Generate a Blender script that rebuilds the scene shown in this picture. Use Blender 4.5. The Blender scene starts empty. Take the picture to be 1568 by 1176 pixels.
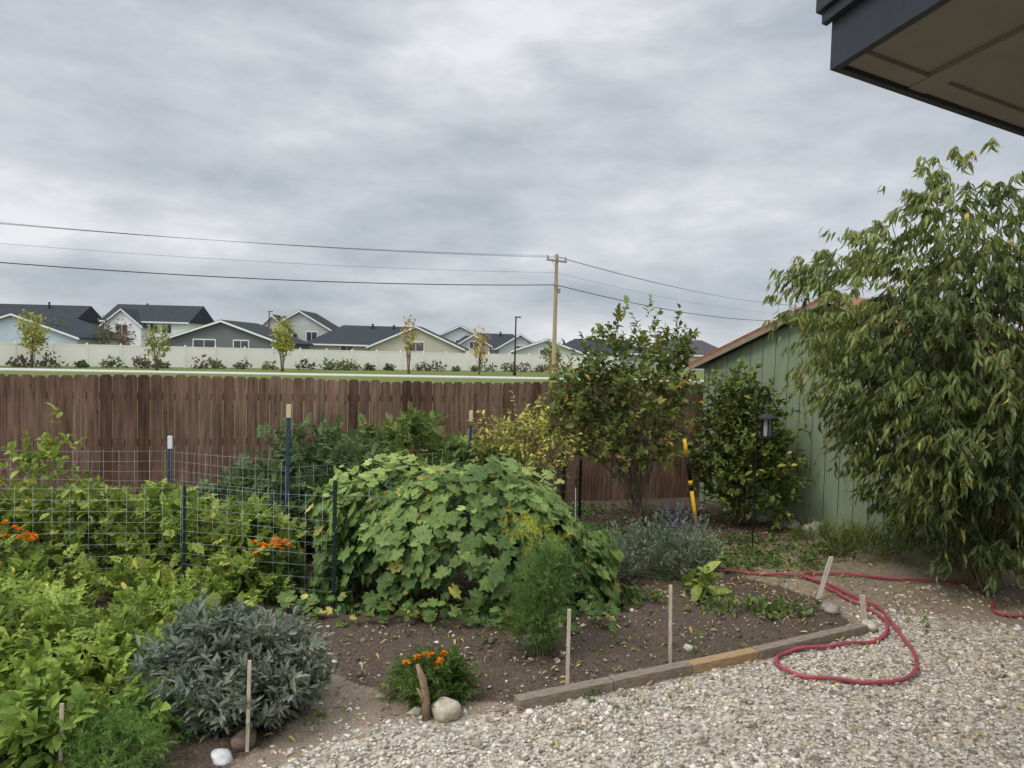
import bpy, math, random
import numpy as np
from mathutils import Matrix, Vector
rng=np.random.default_rng(11); random.seed(5)
S=bpy.context.scene
def link(o,parent=None):
    S.collection.objects.link(o)
    if parent: o.parent=parent
    return o
def empty(name):
    e=bpy.data.objects.new(name,None); e.empty_display_size=.1; return link(e)
def unit(v):
    v=np.asarray(v,float); n=np.linalg.norm(v,axis=-1,keepdims=True); n[n<1e-9]=1; return v/n
# ---------------------------------------------------------------- materials
def newmat(name):
    m=bpy.data.materials.new(name); m.use_nodes=True; nt=m.node_tree; nt.nodes.clear()
    out=nt.nodes.new('ShaderNodeOutputMaterial'); return m,nt,out
def N(nt,t,**k):
    n=nt.nodes.new(t)
    for a,b in k.items(): setattr(n,a,b)
    return n
def principled(nt,rough=.7,spec=.3):
    p=N(nt,'ShaderNodeBsdfPrincipled'); p.inputs['Roughness'].default_value=rough
    p.inputs['Specular IOR Level'].default_value=spec; return p
def leaf_mat(name,rough=.5,trans=.25,spec=.35,rng_amt=.25):
    m,nt,out=newmat(name); at=N(nt,'ShaderNodeAttribute'); at.attribute_name='Col'
    tc=N(nt,'ShaderNodeTexCoord'); no=N(nt,'ShaderNodeTexNoise'); no.inputs['Scale'].default_value=38
    nt.links.new(tc.outputs['Object'],no.inputs['Vector'])
    mr=N(nt,'ShaderNodeMapRange'); mr.inputs[1].default_value=.3; mr.inputs[2].default_value=.7
    mr.inputs[3].default_value=1-rng_amt; mr.inputs[4].default_value=1+rng_amt
    nt.links.new(no.outputs[0],mr.inputs[0])
    mx=N(nt,'ShaderNodeVectorMath',operation='SCALE'); nt.links.new(at.outputs['Color'],mx.inputs[0]); nt.links.new(mr.outputs[0],mx.inputs['Scale'])
    p=principled(nt,rough,spec); nt.links.new(mx.outputs[0],p.inputs['Base Color'])
    if trans>0:
        t=N(nt,'ShaderNodeBsdfTranslucent'); nt.links.new(mx.outputs[0],t.inputs['Color'])
        ms=N(nt,'ShaderNodeMixShader'); ms.inputs[0].default_value=trans
        nt.links.new(p.outputs[0],ms.inputs[1]); nt.links.new(t.outputs[0],ms.inputs[2]); nt.links.new(ms.outputs[0],out.inputs[0])
    else: nt.links.new(p.outputs[0],out.inputs[0])
    return m
def plain(name,c,rough=.7,var=.15,scale=12,spec=.3,bump=.1,stretch=(1,1,1),metal=0,c2=None):
    m,nt,out=newmat(name); p=principled(nt,rough,spec); p.inputs['Metallic'].default_value=metal
    tc=N(nt,'ShaderNodeTexCoord'); mp=N(nt,'ShaderNodeMapping'); mp.inputs['Scale'].default_value=stretch
    no=N(nt,'ShaderNodeTexNoise'); no.inputs['Scale'].default_value=scale; no.inputs['Detail'].default_value=5
    nt.links.new(tc.outputs['Object'],mp.inputs[0]); nt.links.new(mp.outputs[0],no.inputs['Vector'])
    r=N(nt,'ShaderNodeValToRGB'); r.color_ramp.elements[0].position=.3; r.color_ramp.elements[1].position=.7
    a=[x*(1-var) for x in c]; b=[min(1,x*(1+var)) for x in (c2 or c)]
    r.color_ramp.elements[0].color=(*a,1); r.color_ramp.elements[1].color=(*b,1)
    nt.links.new(no.outputs[0],r.inputs[0]); nt.links.new(r.outputs[0],p.inputs['Base Color'])
    if bump:
        b=N(nt,'ShaderNodeBump'); b.inputs['Strength'].default_value=bump; b.inputs['Distance'].default_value=.02
        nt.links.new(no.outputs[0],b.inputs['Height']); nt.links.new(b.outputs[0],p.inputs['Normal'])
    nt.links.new(p.outputs[0],out.inputs[0]); return m
M_leaf=leaf_mat('leaf_matte',.6,.3,.25); M_gloss=leaf_mat('leaf_gloss',.42,.28,.4)
M_stone=leaf_mat('stone',.85,0,.15,.2); M_petal=leaf_mat('petal',.6,.3,.2,.1); M_litter=leaf_mat('dry_leaf',.8,.1,.1)
M_bark=plain('bark',(.16,.125,.09),.9,.35,30,.1,.5,(1,1,.3))
M_twig=plain('green_twig',(.16,.14,.07),.8,.25)
M_stem=plain('green_stem',(.14,.19,.07),.7,.2)
M_char=plain('charcoal_paint',(.022,.026,.035),.5,.15,20,.4,.05)
M_soffit=plain('soffit_taupe',(.21,.19,.16),.8,.06,4,.2,.03)
M_black=plain('black_metal',(.012,.012,.013),.45,.2)
M_white=plain('white_paint',(.75,.75,.73),.6,.05,5)
M_wire=plain('galvanised_wire',(.42,.43,.44),.45,.1,metal=.3)
M_tpost=plain('green_tpost',(.012,.035,.025),.5,.2)
M_bluep=plain('blue_tpost',(.03,.06,.11),.5,.2)
# ---------------------------------------------------------------- mesh helpers
def fast_mesh(name,V,loops,starts,mat,col=None,parent=None,smooth=False):
    me=bpy.data.meshes.new(name)
    V=np.ascontiguousarray(V,dtype=np.float32).reshape(-1,3)
    me.vertices.add(len(V)); me.vertices.foreach_set('co',V.ravel())
    me.loops.add(len(loops)); me.loops.foreach_set('vertex_index',np.asarray(loops,np.int32))
    me.polygons.add(len(starts)); me.polygons.foreach_set('loop_start',np.asarray(starts,np.int32))
    me.update(calc_edges=True); me.validate()
    if col is not None:
        a=me.color_attributes.new('Col','FLOAT_COLOR','POINT')
        c=np.ones((len(V),4),np.float32); c[:,:3]=col; a.data.foreach_set('color',c.ravel())
    me.materials.append(mat)
    if smooth: me.polygons.foreach_set('use_smooth',np.ones(len(me.polygons),bool))
    o=bpy.data.objects.new(name,me); return link(o,parent)
def inst(T,F,pos,d,n,size):
    T=np.asarray(T,float); d=unit(d); s=unit(np.cross(d,n)); n=unit(np.cross(s,d))
    size=np.asarray(size,float).reshape(-1,1,1)
    return pos[:,None]+size*(T[None,:,0:1]*s[:,None]+T[None,:,1:2]*d[:,None]+T[None,:,2:3]*n[:,None])
def leaf_obj(name,tmpl,pos,d,n,size,col,mat,parent=None):
    T,F=tmpl; V=inst(T,F,pos,d,n,size); k=len(T); m=len(pos)
    fl=np.concatenate([np.asarray(f) for f in F]); cnt=np.array([len(f) for f in F]); st=np.concatenate([[0],np.cumsum(cnt)[:-1]])
    loops=(fl[None]+np.arange(m)[:,None]*k).ravel(); starts=(st[None]+np.arange(m)[:,None]*len(fl)).ravel()
    return fast_mesh(name,V,loops,starts,mat,np.repeat(col,k,axis=0),parent)
def tubes(name,lines,mat,parent=None,sides=5,smooth=True):
    V=[];L=[];st=[];o=0;ls=0
    for pts,rad in lines:
        pts=np.asarray(pts,float); n=len(pts); rad=np.broadcast_to(np.asarray(rad,float),(n,))
        t=unit(np.gradient(pts,axis=0)); ref=np.array([0,0,1.]) if abs(t[:,2]).mean()<.8 else np.array([1.,0,0])
        a=unit(np.cross(t,ref)); b=np.cross(t,a); an=np.linspace(0,2*np.pi,sides,endpoint=False)
        ring=pts[:,None]+rad[:,None,None]*(np.cos(an)[None,:,None]*a[:,None]+np.sin(an)[None,:,None]*b[:,None])
        V.append(ring.reshape(-1,3))
        for i in range(n-1):
            for j in range(sides):
                k=(j+1)%sides; L+= [o+i*sides+j,o+i*sides+k,o+(i+1)*sides+k,o+(i+1)*sides+j]; st.append(ls); ls+=4
        L+= [o+j for j in range(sides)][::-1]; st.append(ls); ls+=sides
        L+= [o+(n-1)*sides+j for j in range(sides)]; st.append(ls); ls+=sides
        o+=n*sides
    return fast_mesh(name,np.concatenate(V),L,st,mat,None,parent,smooth)
class MB:
    def __init__(s): s.V=[];s.F=[];s.M=[];s.C=[]
    def add(s,V,F,m=0,c=(1,1,1)):
        o=len(s.V); s.V+=[tuple(v) for v in V]; s.C+=[c]*len(V)
        s.F+=[[o+i for i in f] for f in F]; s.M+=[m]*len(F)
    def box(s,c,sz,rz=0,m=0,col=(1,1,1)):
        hx,hy,hz=[q/2 for q in sz]; cs,sn=math.cos(rz),math.sin(rz); V=[]
        for dz in (-hz,hz):
            for dx,dy in ((-hx,-hy),(hx,-hy),(hx,hy),(-hx,hy)):
                V.append((c[0]+dx*cs-dy*sn,c[1]+dx*sn+dy*cs,c[2]+dz))
        s.add(V,[(3,2,1,0),(4,5,6,7),(0,1,5,4),(1,2,6,5),(2,3,7,6),(3,0,4,7)],m,col)
    def prism(s,poly,off,m=0,col=(1,1,1)):
        n=len(poly); V=[tuple(p) for p in poly]+[tuple(np.add(p,off)) for p in poly]
        s.add(V,[tuple(range(n)),tuple(range(2*n-1,n-1,-1))]+[(i,i+n,(i+1)%n+n,(i+1)%n) for i in range(n)],m,col)
    def lathe(s,prof,c,seg=12,m=0):
        V=[];F=[]
        for r,z in prof:
            for j in range(seg):
                a=2*math.pi*j/seg; V.append((c[0]+r*math.cos(a),c[1]+r*math.sin(a),c[2]+z))
        for i in range(len(prof)-1):
            for j in range(seg):
                k=(j+1)%seg; F.append((i*seg+j,i*seg+k,(i+1)*seg+k,(i+1)*seg+j))
        s.add(V,F,m)
    def make(s,name,mats,parent=None,bevel=0):
        me=bpy.data.meshes.new(name); me.from_pydata(s.V,[],s.F)
        a=me.color_attributes.new('Col','FLOAT_COLOR','POINT'); c=np.ones((len(s.V),4),np.float32); c[:,:3]=s.C; a.data.foreach_set('color',c.ravel())
        for m in mats: me.materials.append(m)
        me.polygons.foreach_set('material_index',s.M); me.update()
        import bmesh
        bm=bmesh.new(); bm.from_mesh(me); bmesh.ops.recalc_face_normals(bm,faces=bm.faces); bm.to_mesh(me); bm.free()
        o=link(bpy.data.objects.new(name,me),parent)
        if bevel:
            b=o.modifiers.new('bevel','BEVEL'); b.width=bevel; b.segments=2
        return o
def spline(P,n=10):
    P=np.asarray(P,float); Q=np.vstack([2*P[0]-P[1],P,2*P[-1]-P[-2]]); out=[]
    for i in range(1,len(Q)-2):
        for t in np.linspace(0,1,n,endpoint=False):
            p0,p1,p2,p3=Q[i-1:i+3]; out.append(.5*((2*p1)+(-p0+p2)*t+(2*p0-5*p1+4*p2-p3)*t*t+(-p0+3*p1-3*p2+p3)*t**3))
    out.append(P[-1]); return np.array(out)
_w=[(rng.uniform(-1,1,2),rng.uniform(0,6.28)) for _ in range(60)]
def fnoise(x,y,f,k=0):
    r=0
    for i in range(10):
        (w,p)=_w[(i+k*10)%60]; w=unit(w); s=f*(.6+.14*i); r=r+np.sin(x*w[0]*s+y*w[1]*s+p+i)
    return r/4.5
# ---------------------------------------------------------------- leaf templates
def strip(ys,ws,zs,fold=0.):
    T=[];F=[]
    for y,w,z in zip(ys,ws,zs): T+=[(-w,y,z+fold*w),(0,y,z),(w,y,z+fold*w)]
    for i in range(len(ys)-1):
        a=i*3; F+=[(a,a+1,a+4,a+3),(a+1,a+2,a+5,a+4)]
    return np.array(T),F
def strip2(ys,ws,zs):
    T=[];F=[]
    for y,w,z in zip(ys,ws,zs): T+=[(-w,y,z),(w,y,z)]
    for i in range(len(ys)-1): a=i*2; F.append((a,a+1,a+3,a+2))
    return np.array(T),F
T_peach=strip([0,.28,.62,1],[.01,.115,.10,.004],[0,.04,-.05,-.30],.45)
T_oval=strip([0,.2,.5,.8,1],[.02,.2,.27,.16,.01],[0,.02,.0,-.07,-.16],.4)
T_sage=strip([0,.3,.7,1],[.03,.13,.13,.03],[0,.03,.02,-.06],.5)
T_blade=strip2([0,.5,1],[.02,.016,.002],[0,.05,-.12])
def lobed():
    ang=[-160,-135,-112,-92,-66,-46,-22,0,22,46,66,92,112,135,160]
    rad=[.40,.52,.42,.56,.46,.68,.56,.85,.56,.68,.46,.56,.42,.52,.40]
    T=[(0,.1,.0)]+[(r*math.sin(math.radians(a)),.1+r*math.cos(math.radians(a)),-.26*r*r+(.07 if i%2 else -.03)) for i,(a,r) in enumerate(zip(ang,rad))]
    F=[(0,i,i+1) for i in range(1,len(ang))]
    return np.array(T),F
T_lobed=lobed()
def compound(n=3,w=.13):
    T=[];F=[]
    items=[(0,.55,0,.45)]
    for i in range(n):
        y=.15+.45*i/max(1,n-1)
        for s in (-1,1): items.append((0,y,s*60,.34-.03*i))
    for (x,y,a,l) in items:
        o=len(T); c,s=math.cos(math.radians(a)),math.sin(math.radians(a))
        for (u,v,z) in ((0,0,0),(-w,l*.45,.03),(0,l,-.06),(w,l*.45,.03)):
            T.append((x+u*c+v*s,y-u*s+v*c,z-.12*y*y))
        F+=[(o,o+2,o+1),(o,o+3,o+2)]
    return np.array(T),F
T_comp=compound(3,.13); T_fine=compound(4,.05)
def feather():
    T=[];F=[];r=random.Random(3)
    for i in range(16):
        y=.1+.8*i/16; a=r.uniform(0,6.28); el=r.uniform(.5,1.1); l=.34*(1-.5*y)
        d=np.array([math.cos(a)*math.sin(el),math.cos(el),math.sin(a)*math.sin(el)])
        b=np.array([0,y,0]); q=unit(np.cross(d,[.3,.2,1]))*.011; o=len(T)
        T+=[b-q,b+q,b+d*l]; F.append((o,o+1,o+2))
    o=len(T); T+=[(-.01,0,0),(.01,0,0),(0,1,0)]; F.append((o,o+1,o+2))
    return np.array(T),F
T_feather=feather()
WARM=np.array([1.16,1.08,.88])
def cmix(c0,c1,t,acc=None,pa=0.):
    t=np.clip(t,0,1)[:,None]; c=np.array(c0)*(1-t)+np.array(c1)*t
    if acc is not None:
        k=rng.random(len(c))<pa; c[k]=np.array(acc)*rng.uniform(.8,1.2,(k.sum(),1))
    return c*rng.uniform(.85,1.15,(len(c),1))
def sprig(O,D,L,nl,droop=.3,out=.8,hang=0.,nj=.5,nup=1.):
    n=len(O); t=(np.linspace(.12,1,nl)[None]+rng.normal(0,.04,(n,nl)))[...,None]
    P=O[:,None]+D[:,None]*L[:,None,None]*t; P[...,2]-=(droop*L[:,None]*t[...,0]**2)
    Tn=np.repeat(D[:,None],nl,1).copy(); Tn[...,2]-=2*droop*t[...,0]; Tn=unit(Tn)
    R=rng.normal(size=Tn.shape); R=unit(R-(R*Tn).sum(-1,keepdims=True)*Tn)
    ld=Tn*(.5+.5*(t>.9))+R*out; ld[...,2]-=hang; ld=unit(ld)
    nn=rng.normal(size=Tn.shape)*nj; nn[...,2]+=nup
    return P.reshape(-1,3),ld.reshape(-1,3),nn.reshape(-1,3)
def vol(ells,n):
    w=np.array([e[3]*e[4]*e[5] for e in ells])**(2/3); w/=w.sum()
    O=[];D=[];Q=[]
    for e,k in zip(ells,rng.multinomial(n,w)):
        u=unit(rng.normal(size=(k,3))); r=rng.random(k)**.45
        lump=1+.13*np.sin(u[:,0]*5+e[0]*3)*np.cos(u[:,2]*6+e[1])+.1*np.sin(u[:,1]*7+3)
        O.append(np.array(e[:3])+u*(r*lump)[:,None]*np.array(e[3:6])); D.append(u); Q.append(r)
    return np.vstack(O),np.vstack(D),np.concatenate(Q)
def plant(name,ells,base,n,nl,tmpl,size,L,c0,c1,mat,droop=.2,out=.8,hang=0.,acc=None,pa=0.,nst=8,up=.5,zmin=.02,stemr=.008,stemmat=None,nj=.5,szj=.3,twig=True,warm=True):
    E=empty(name); O,D,q=vol(ells,n)
    k=O[:,2]>zmin; O,D,q=O[k],D[k],q[k]
    D=unit(D*.8+rng.normal(size=D.shape)*.35+np.array([0,0,up])); LL=L*rng.uniform(.6,1.3,len(O))
    P,d,nn=sprig(O,D,LL,nl,droop,out,hang,nj); P[:,2]=np.maximum(P[:,2],.015)
    cl=np.repeat(fnoise(O[:,0]*3+O[:,2]*2,O[:,1]*3,2.)*.25,nl)
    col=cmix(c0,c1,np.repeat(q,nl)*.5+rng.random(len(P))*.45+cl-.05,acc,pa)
    if warm: col=col*WARM
    leaf_obj('foliage',tmpl,P,d,nn,size*(1+rng.normal(0,szj,len(P)).clip(-.6,.7)),col,mat,E)
    lines=[]; bases=np.atleast_2d(base)
    for i in range(nst):
        e=O[rng.integers(len(O))]; b=bases[rng.integers(len(bases))]+np.append(rng.normal(0,.05,2),0)
        m=(b+e)/2+np.append(rng.normal(0,.05,2),.1*abs(e[2]))
        m[:2]=b[:2]*.6+e[:2]*.4
        p=spline([b,m,e],5); lines.append((p,np.linspace(stemr,stemr*.35,len(p))))
    if twig:
        for i in range(0,len(O),2):
            e=O[i]+D[i]*LL[i]; e[2]-=droop*LL[i]; mid=O[i]+D[i]*LL[i]*.5; mid[2]-=droop*LL[i]*.25
            lines.append(([O[i],mid,e],[min(stemr*.4,.003),min(stemr*.3,.0025),.0012]))
    if lines: tubes('stems',lines,stemmat or M_stem,E,4)
    return E
# ================================================================= GROUND
fy=lambda x: 10.97+.283*x        # line of the cedar fence
def inpoly(x,y,P):
    c=np.zeros(x.shape,bool); n=len(P)
    for i in range(n):
        x1,y1=P[i];x2,y2=P[(i+1)%n]
        k=((y1>y)!=(y2>y)); xi=(x2-x1)*(y-y1)/((y2-y1)+1e-12)+x1; c^=k&(x<xi)
    return c
BED=[(-1.45,5.35),(-.75,4.75),(.08,4.74),(2.98,6.2),(2.95,7.0),(2.3,7.75),(2.35,8.8),(3.9,9.3),(3.3,12.1),(-12,8),(-12,7),(-2.3,6.5)]
LBED=[(-12,1),(-2.2,3.2),(-1.35,4.0),(-1.25,4.6),(-1.5,5.1),(-2.0,5.6),(-2.4,6.4),(-12,6.6)]
GRAV=[(-2.2,-3),(-1.35,3.8),(-.8,4.4),(.08,4.66),(3.05,6.12),(3.3,6.7),(3.9,6.55),(4.6,6.25),(9,6.2),(9,-3)]
def smask(x,y,P,r):
    s=0
    for a in range(6):
        s=s+inpoly(x+r*math.cos(a*1.05),y+r*math.sin(a*1.05),P)
    return (s+inpoly(x,y,P))/7.
def axis(a,b,st,far):
    m=np.arange(a,b,st); l=[a];r=[m[-1]];k=st
    while l[-1]>-far: k=k*1.35; l.append(l[-1]-k)
    k=st
    while r[-1]<far: k=k*1.35; r.append(r[-1]+k)
    return np.concatenate([l[::-1][:-1],m,r[1:]])
xs=axis(-5.5,6.5,.033,1200); ys=axis(3.2,11.6,.033,1500)
X,Y=np.meshgrid(xs,ys,indexing='ij')
soil=np.maximum(smask(X,Y,BED,.09),smask(X,Y,LBED,.12)); grv=smask(X,Y,GRAV,.16)
lawn=(Y>fy(X)+.1).astype(float)
near=np.exp(-((X/9)**4))*(Y<11.5)*(Y>1)
hf=fnoise(X,Y,26,1)*.006+fnoise(X,Y,60,2)*.006+fnoise(X,Y,11,3)*.008+rng.normal(0,.0035,X.shape)
Z=near*(soil*(1-grv)*(hf*1.6+.012)+(1-soil)*hf*.3)
V=np.stack([X,Y,Z],-1).reshape(-1,3); nx,ny=X.shape
idx=np.arange(nx*ny).reshape(nx,ny); q=np.stack([idx[:-1,:-1],idx[1:,:-1],idx[1:,1:],idx[:-1,1:]],-1).reshape(-1,4)
mg,nt,out=newmat('ground_mat'); at=N(nt,'ShaderNodeAttribute'); at.attribute_name='Col'; sp=N(nt,'ShaderNodeSeparateColor')
nt.links.new(at.outputs['Color'],sp.inputs[0]); tc=N(nt,'ShaderNodeTexCoord')
def noise(sc,det=5,ro=.6):
    n=N(nt,'ShaderNodeTexNoise'); n.inputs['Scale'].default_value=sc; n.inputs['Detail'].default_value=det; n.inputs['Roughness'].default_value=ro
    nt.links.new(tc.outputs['Object'],n.inputs['Vector']); return n
def ramp(inp,st):
    r=N(nt,'ShaderNodeValToRGB'); el=r.color_ramp.elements
    while len(el)<len(st): el.new(.5)
    for e,(p,c) in zip(el,st): e.position=p; e.color=(*c,1)
    nt.links.new(inp,r.inputs[0]); return r
def mixc(f,a,b):
    m=N(nt,'ShaderNodeMix',data_type='RGBA'); nt.links.new(f,m.inputs[0]); nt.links.new(a,m.inputs[6]); nt.links.new(b,m.inputs[7]); return m.outputs[2]
n1=noise(9); n2=noise(60); nb=noise(3,6,.7)
vor=N(nt,'ShaderNodeTexVoronoi'); vor.inputs['Scale'].default_value=42; nt.links.new(tc.outputs['Object'],vor.inputs['Vector'])
sv=N(nt,'ShaderNodeSeparateColor'); nt.links.new(vor.outputs['Color'],sv.inputs[0])
dirt=ramp(n2.outputs[0],[(.3,(.21,.16,.11)),(.7,(.38,.305,.225))])
gr=ramp(sv.outputs[0],[(0,(.22,.19,.15)),(.4,(.42,.36,.28)),(1,(.63,.57,.48))])
so=ramp(n2.outputs[0],[(.3,(.06,.043,.031)),(.55,(.13,.095,.07)),(.8,(.24,.185,.14))])
la=ramp(nb.outputs[0],[(.3,(.10,.15,.035)),(.7,(.20,.21,.07))])
def thr(sock,amp=1.1):
    a=N(nt,'ShaderNodeMath',operation='MULTIPLY_ADD'); nt.links.new(n1.outputs[0],a.inputs[0]); a.inputs[1].default_value=amp; nt.links.new(sock,a.inputs[2])
    m=N(nt,'ShaderNodeMapRange'); m.inputs[1].default_value=.5+amp*.5-.12; m.inputs[2].default_value=.5+amp*.5+.12; nt.links.new(a.outputs[0],m.inputs[0]); return m.outputs[0]
c=mixc(thr(sp.outputs[1]),dirt.outputs[0],gr.outputs[0]); c=mixc(thr(sp.outputs[0],.8),c,so.outputs[0]); c=mixc(sp.outputs[2],c,la.outputs[0])
p=principled(nt,.95,.1); nt.links.new(c,p.inputs['Base Color'])
bm_=N(nt,'ShaderNodeBump'); bm_.inputs['Strength'].default_value=.7; bm_.inputs['Distance'].default_value=.02; nt.links.new(n2.outputs[0],bm_.inputs['Height']); nt.links.new(bm_.outputs[0],p.inputs['Normal']); nt.links.new(p.outputs[0],out.inputs[0])
fast_mesh('ground',V,q.ravel(),np.arange(len(q))*4,mg,np.stack([soil,grv,lawn],-1).reshape(-1,3),smooth=True)
# ---- pebbles
ph=(1+5**.5)/2
ICO=unit(np.array([(-1,ph,0),(1,ph,0),(-1,-ph,0),(1,-ph,0),(0,-1,ph),(0,1,ph),(0,-1,-ph),(0,1,-ph),(ph,0,-1),(ph,0,1),(-ph,0,-1),(-ph,0,1)]))
ICF=np.array([(0,11,5),(0,5,1),(0,1,7),(0,7,10),(0,10,11),(1,5,9),(5,11,4),(11,10,2),(10,7,6),(7,1,8),(3,9,4),(3,4,2),(3,2,6),(3,6,8),(3,8,9),(4,9,5),(2,4,11),(6,2,10),(8,6,7),(9,8,1)])
def pebbles(name,P,s,pal,parent=None):
    n=len(P); a=rng.uniform(0,6.28,n); sc=np.stack([s*rng.uniform(.8,1.35,n),s*rng.uniform(.6,1,n),s*rng.uniform(.4,.75,n)],-1)
    v=ICO[None]*sc[:,None]*rng.uniform(.8,1.2,(n,12,1)); c,sn=np.cos(a)[:,None],np.sin(a)[:,None]
    w=np.stack([v[...,0]*c-v[...,1]*sn,v[...,0]*sn+v[...,1]*c,v[...,2]+v[...,0]*rng.uniform(-.3,.3,(n,1))],-1)+P[:,None]
    loops=(ICF.ravel()[None]+np.arange(n)[:,None]*12).ravel()
    pal=np.array(pal); col=pal[rng.integers(len(pal),size=n)]*rng.uniform(.8,1.15,(n,1))
    return fast_mesh(name,w,loops,np.arange(n*20)*3,M_stone,np.repeat(col,12,axis=0),parent)
PALG=[(.68,.62,.53),(.58,.51,.42),(.50,.42,.33),(.36,.30,.235),(.62,.53,.40),(.24,.20,.17),(.73,.70,.63),(.52,.43,.32),(.50,.47,.42),(.64,.56,.45)]
n=66000; gx=rng.uniform(-2.6,7.2,n); gy=rng.uniform(3.3,7.6,n)
g=np.maximum(smask(gx,gy,GRAV,.14),0); sl=np.maximum(inpoly(gx,gy,BED),inpoly(gx,gy,LBED))
pr=g*(.66+.40*fnoise(gx,gy,5,1))+.07+.10*(fnoise(gx,gy,4,4)>.2); pr=np.where(sl,.03,pr)
k=rng.random(n)<pr; P=np.stack([gx,gy,np.full(n,.004)],-1)[k]
pebbles('gravel',P,rng.lognormal(math.log(.0118),.36,len(P)),PALG)
n=5200; P=np.stack([rng.uniform(-2,3.6,n),rng.uniform(4.6,11,n),np.full(n,.018)],-1); P=P[inpoly(P[:,0],P[:,1],BED)]
pebbles('soil_clods',P,rng.lognormal(math.log(.009),.5,len(P)),[(.13,.10,.08),(.10,.075,.058),(.19,.15,.12),(.14,.11,.085),(.38,.34,.28),(.5,.45,.38)])
def rock(name,x,y,s,col,h=.6,z=0):
    import bmesh
    bm=bmesh.new(); bmesh.ops.create_icosphere(bm,subdivisions=3,radius=1)
    ph=rng.uniform(0,6,6)
    for v in bm.verts:
        c=v.co.copy(); k=1+.13*math.sin(c.x*2.3+ph[0])*math.cos(c.y*2.7+ph[1])+.08*math.sin(c.z*4+ph[2]+c.x*3)
        v.co=Vector((c.x*s*k,c.y*s*.75*k,c.z*s*h*k))
    me=bpy.data.meshes.new(name); bm.to_mesh(me); bm.free(); me.materials.append(plain(name+'_m',col,.85,.3,25,.15,.4)); me.polygons.foreach_set('use_smooth',[True]*len(me.polygons))
    o=link(bpy.data.objects.new(name,me)); o.location=(x,y,z+s*h*.6); o.rotation_euler=(0,rng.uniform(-.2,.2),rng.uniform(0,3)); return o
rock('garden_rock',-.36,4.52,.09,(.46,.40,.31),.9); rock('garden_rock',-.54,4.56,.045,(.44,.38,.3)); rock('garden_rock',-1.45,4.12,.085,(.18,.13,.10),.8)
rock('garden_rock',-1.52,3.97,.065,(.6,.6,.58)); rock('garden_rock',2.9,6.65,.11,(.3,.27,.22),.45); rock('garden_rock',3.05,6.2,.08,(.5,.45,.35),.7)
for i in range(11):
    t=.7+i*.22; rock('shed_edge_stone',2.95+.6*t-.25+rng.normal(0,.03),11.5-.8*t-.2,rng.uniform(.08,.15),(.42,.38,.33),.6)
# ---- timber edging
M_tim=plain('weathered_timber',(.26,.21,.16),.85,.35,14,.15,.4,(1,8,8)); M_tim2=plain('newer_timber',(.38,.26,.14),.8,.25,14,.15,.3,(1,8,8))
E=empty('timber_bed_edging')
pts=[(.08,4.66),(.72,4.98),(1.32,5.27),(1.88,5.56),(2.98,6.14)]
for i in range(4):
    a=np.array(pts[i]);b=np.array(pts[i+1]); an=math.atan2(b[1]-a[1],b[0]-a[0]); L=np.linalg.norm(b-a)
    m=MB(); m.box((0,0,0),(L-.008,.085,.085)); o=m.make('board',[M_tim2 if i==2 else M_tim],E,.006); o.location=(*(a+b)/2,.03+.004*(i%2)); o.rotation_euler=(0,0,an+(.012 if i%2 else -.01))
# ---- hose
M_hose=plain('hose_red_rubber',(.36,.07,.095),.55,.25,6,.3,.02)
H=[(2.17,7.74),(2.73,7.67),(3.10,7.58),(3.14,7.24),(3.2,6.93),(3.28,6.53),(3.2,6.2),(2.96,5.91),(2.54,5.78),(2.19,5.66),(2.0,5.44),(2.06,5.24),(2.37,5.15),(2.73,5.14),(2.99,5.36),(3.15,5.73),(3.25,6.17),(3.35,6.68),(3.19,7.3),(3.05,7.65),(3.4,7.75),(4.15,7.6),(4.75,7.56),(4.6,7.05),(4.42,6.68),(4.62,6.6),(5.6,6.7)]
HP=spline([(x,y,.028) for x,y in H],12); HP[:,2]+=.006*np.sin(np.arange(len(HP))*.5)
for i in range(12*13,12*19): HP[i,2]+=.012
tubes('garden_hose',[(HP,.0145)],M_hose,sides=8)
# ================================================================= CEDAR FENCE
m,nt,out=newmat('cedar_boards'); at=N(nt,'ShaderNodeAttribute'); at.attribute_name='Col'; tc=N(nt,'ShaderNodeTexCoord')
mp=N(nt,'ShaderNodeMapping'); mp.inputs['Scale'].default_value=(30,30,2.2); nt.links.new(tc.outputs['Object'],mp.inputs[0])
no=N(nt,'ShaderNodeTexNoise'); no.inputs['Scale'].default_value=1; no.inputs['Detail'].default_value=7; nt.links.new(mp.outputs[0],no.inputs['Vector'])
n3=N(nt,'ShaderNodeTexNoise'); n3.inputs['Scale'].default_value=1.3; n3.inputs['Detail'].default_value=4; nt.links.new(tc.outputs['Object'],n3.inputs['Vector'])
vo=N(nt,'ShaderNodeTexVoronoi'); vo.inputs['Scale'].default_value=3.3; mp2=N(nt,'ShaderNodeMapping'); mp2.inputs['Scale'].default_value=(1.6,1.6,1); nt.links.new(tc.outputs['Object'],mp2.inputs[0]); nt.links.new(mp2.outputs[0],vo.inputs['Vector'])
k1=N(nt,'ShaderNodeMapRange'); k1.inputs[1].default_value=.04; k1.inputs[2].default_value=.085; k1.inputs[3].default_value=.35; k1.inputs[4].default_value=1; nt.links.new(vo.outputs['Distance'],k1.inputs[0])
r1=N(nt,'ShaderNodeMapRange'); r1.inputs[1].default_value=.3; r1.inputs[2].default_value=.7; r1.inputs[3].default_value=.55; r1.inputs[4].default_value=1.45; nt.links.new(no.outputs[0],r1.inputs[0])
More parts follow.
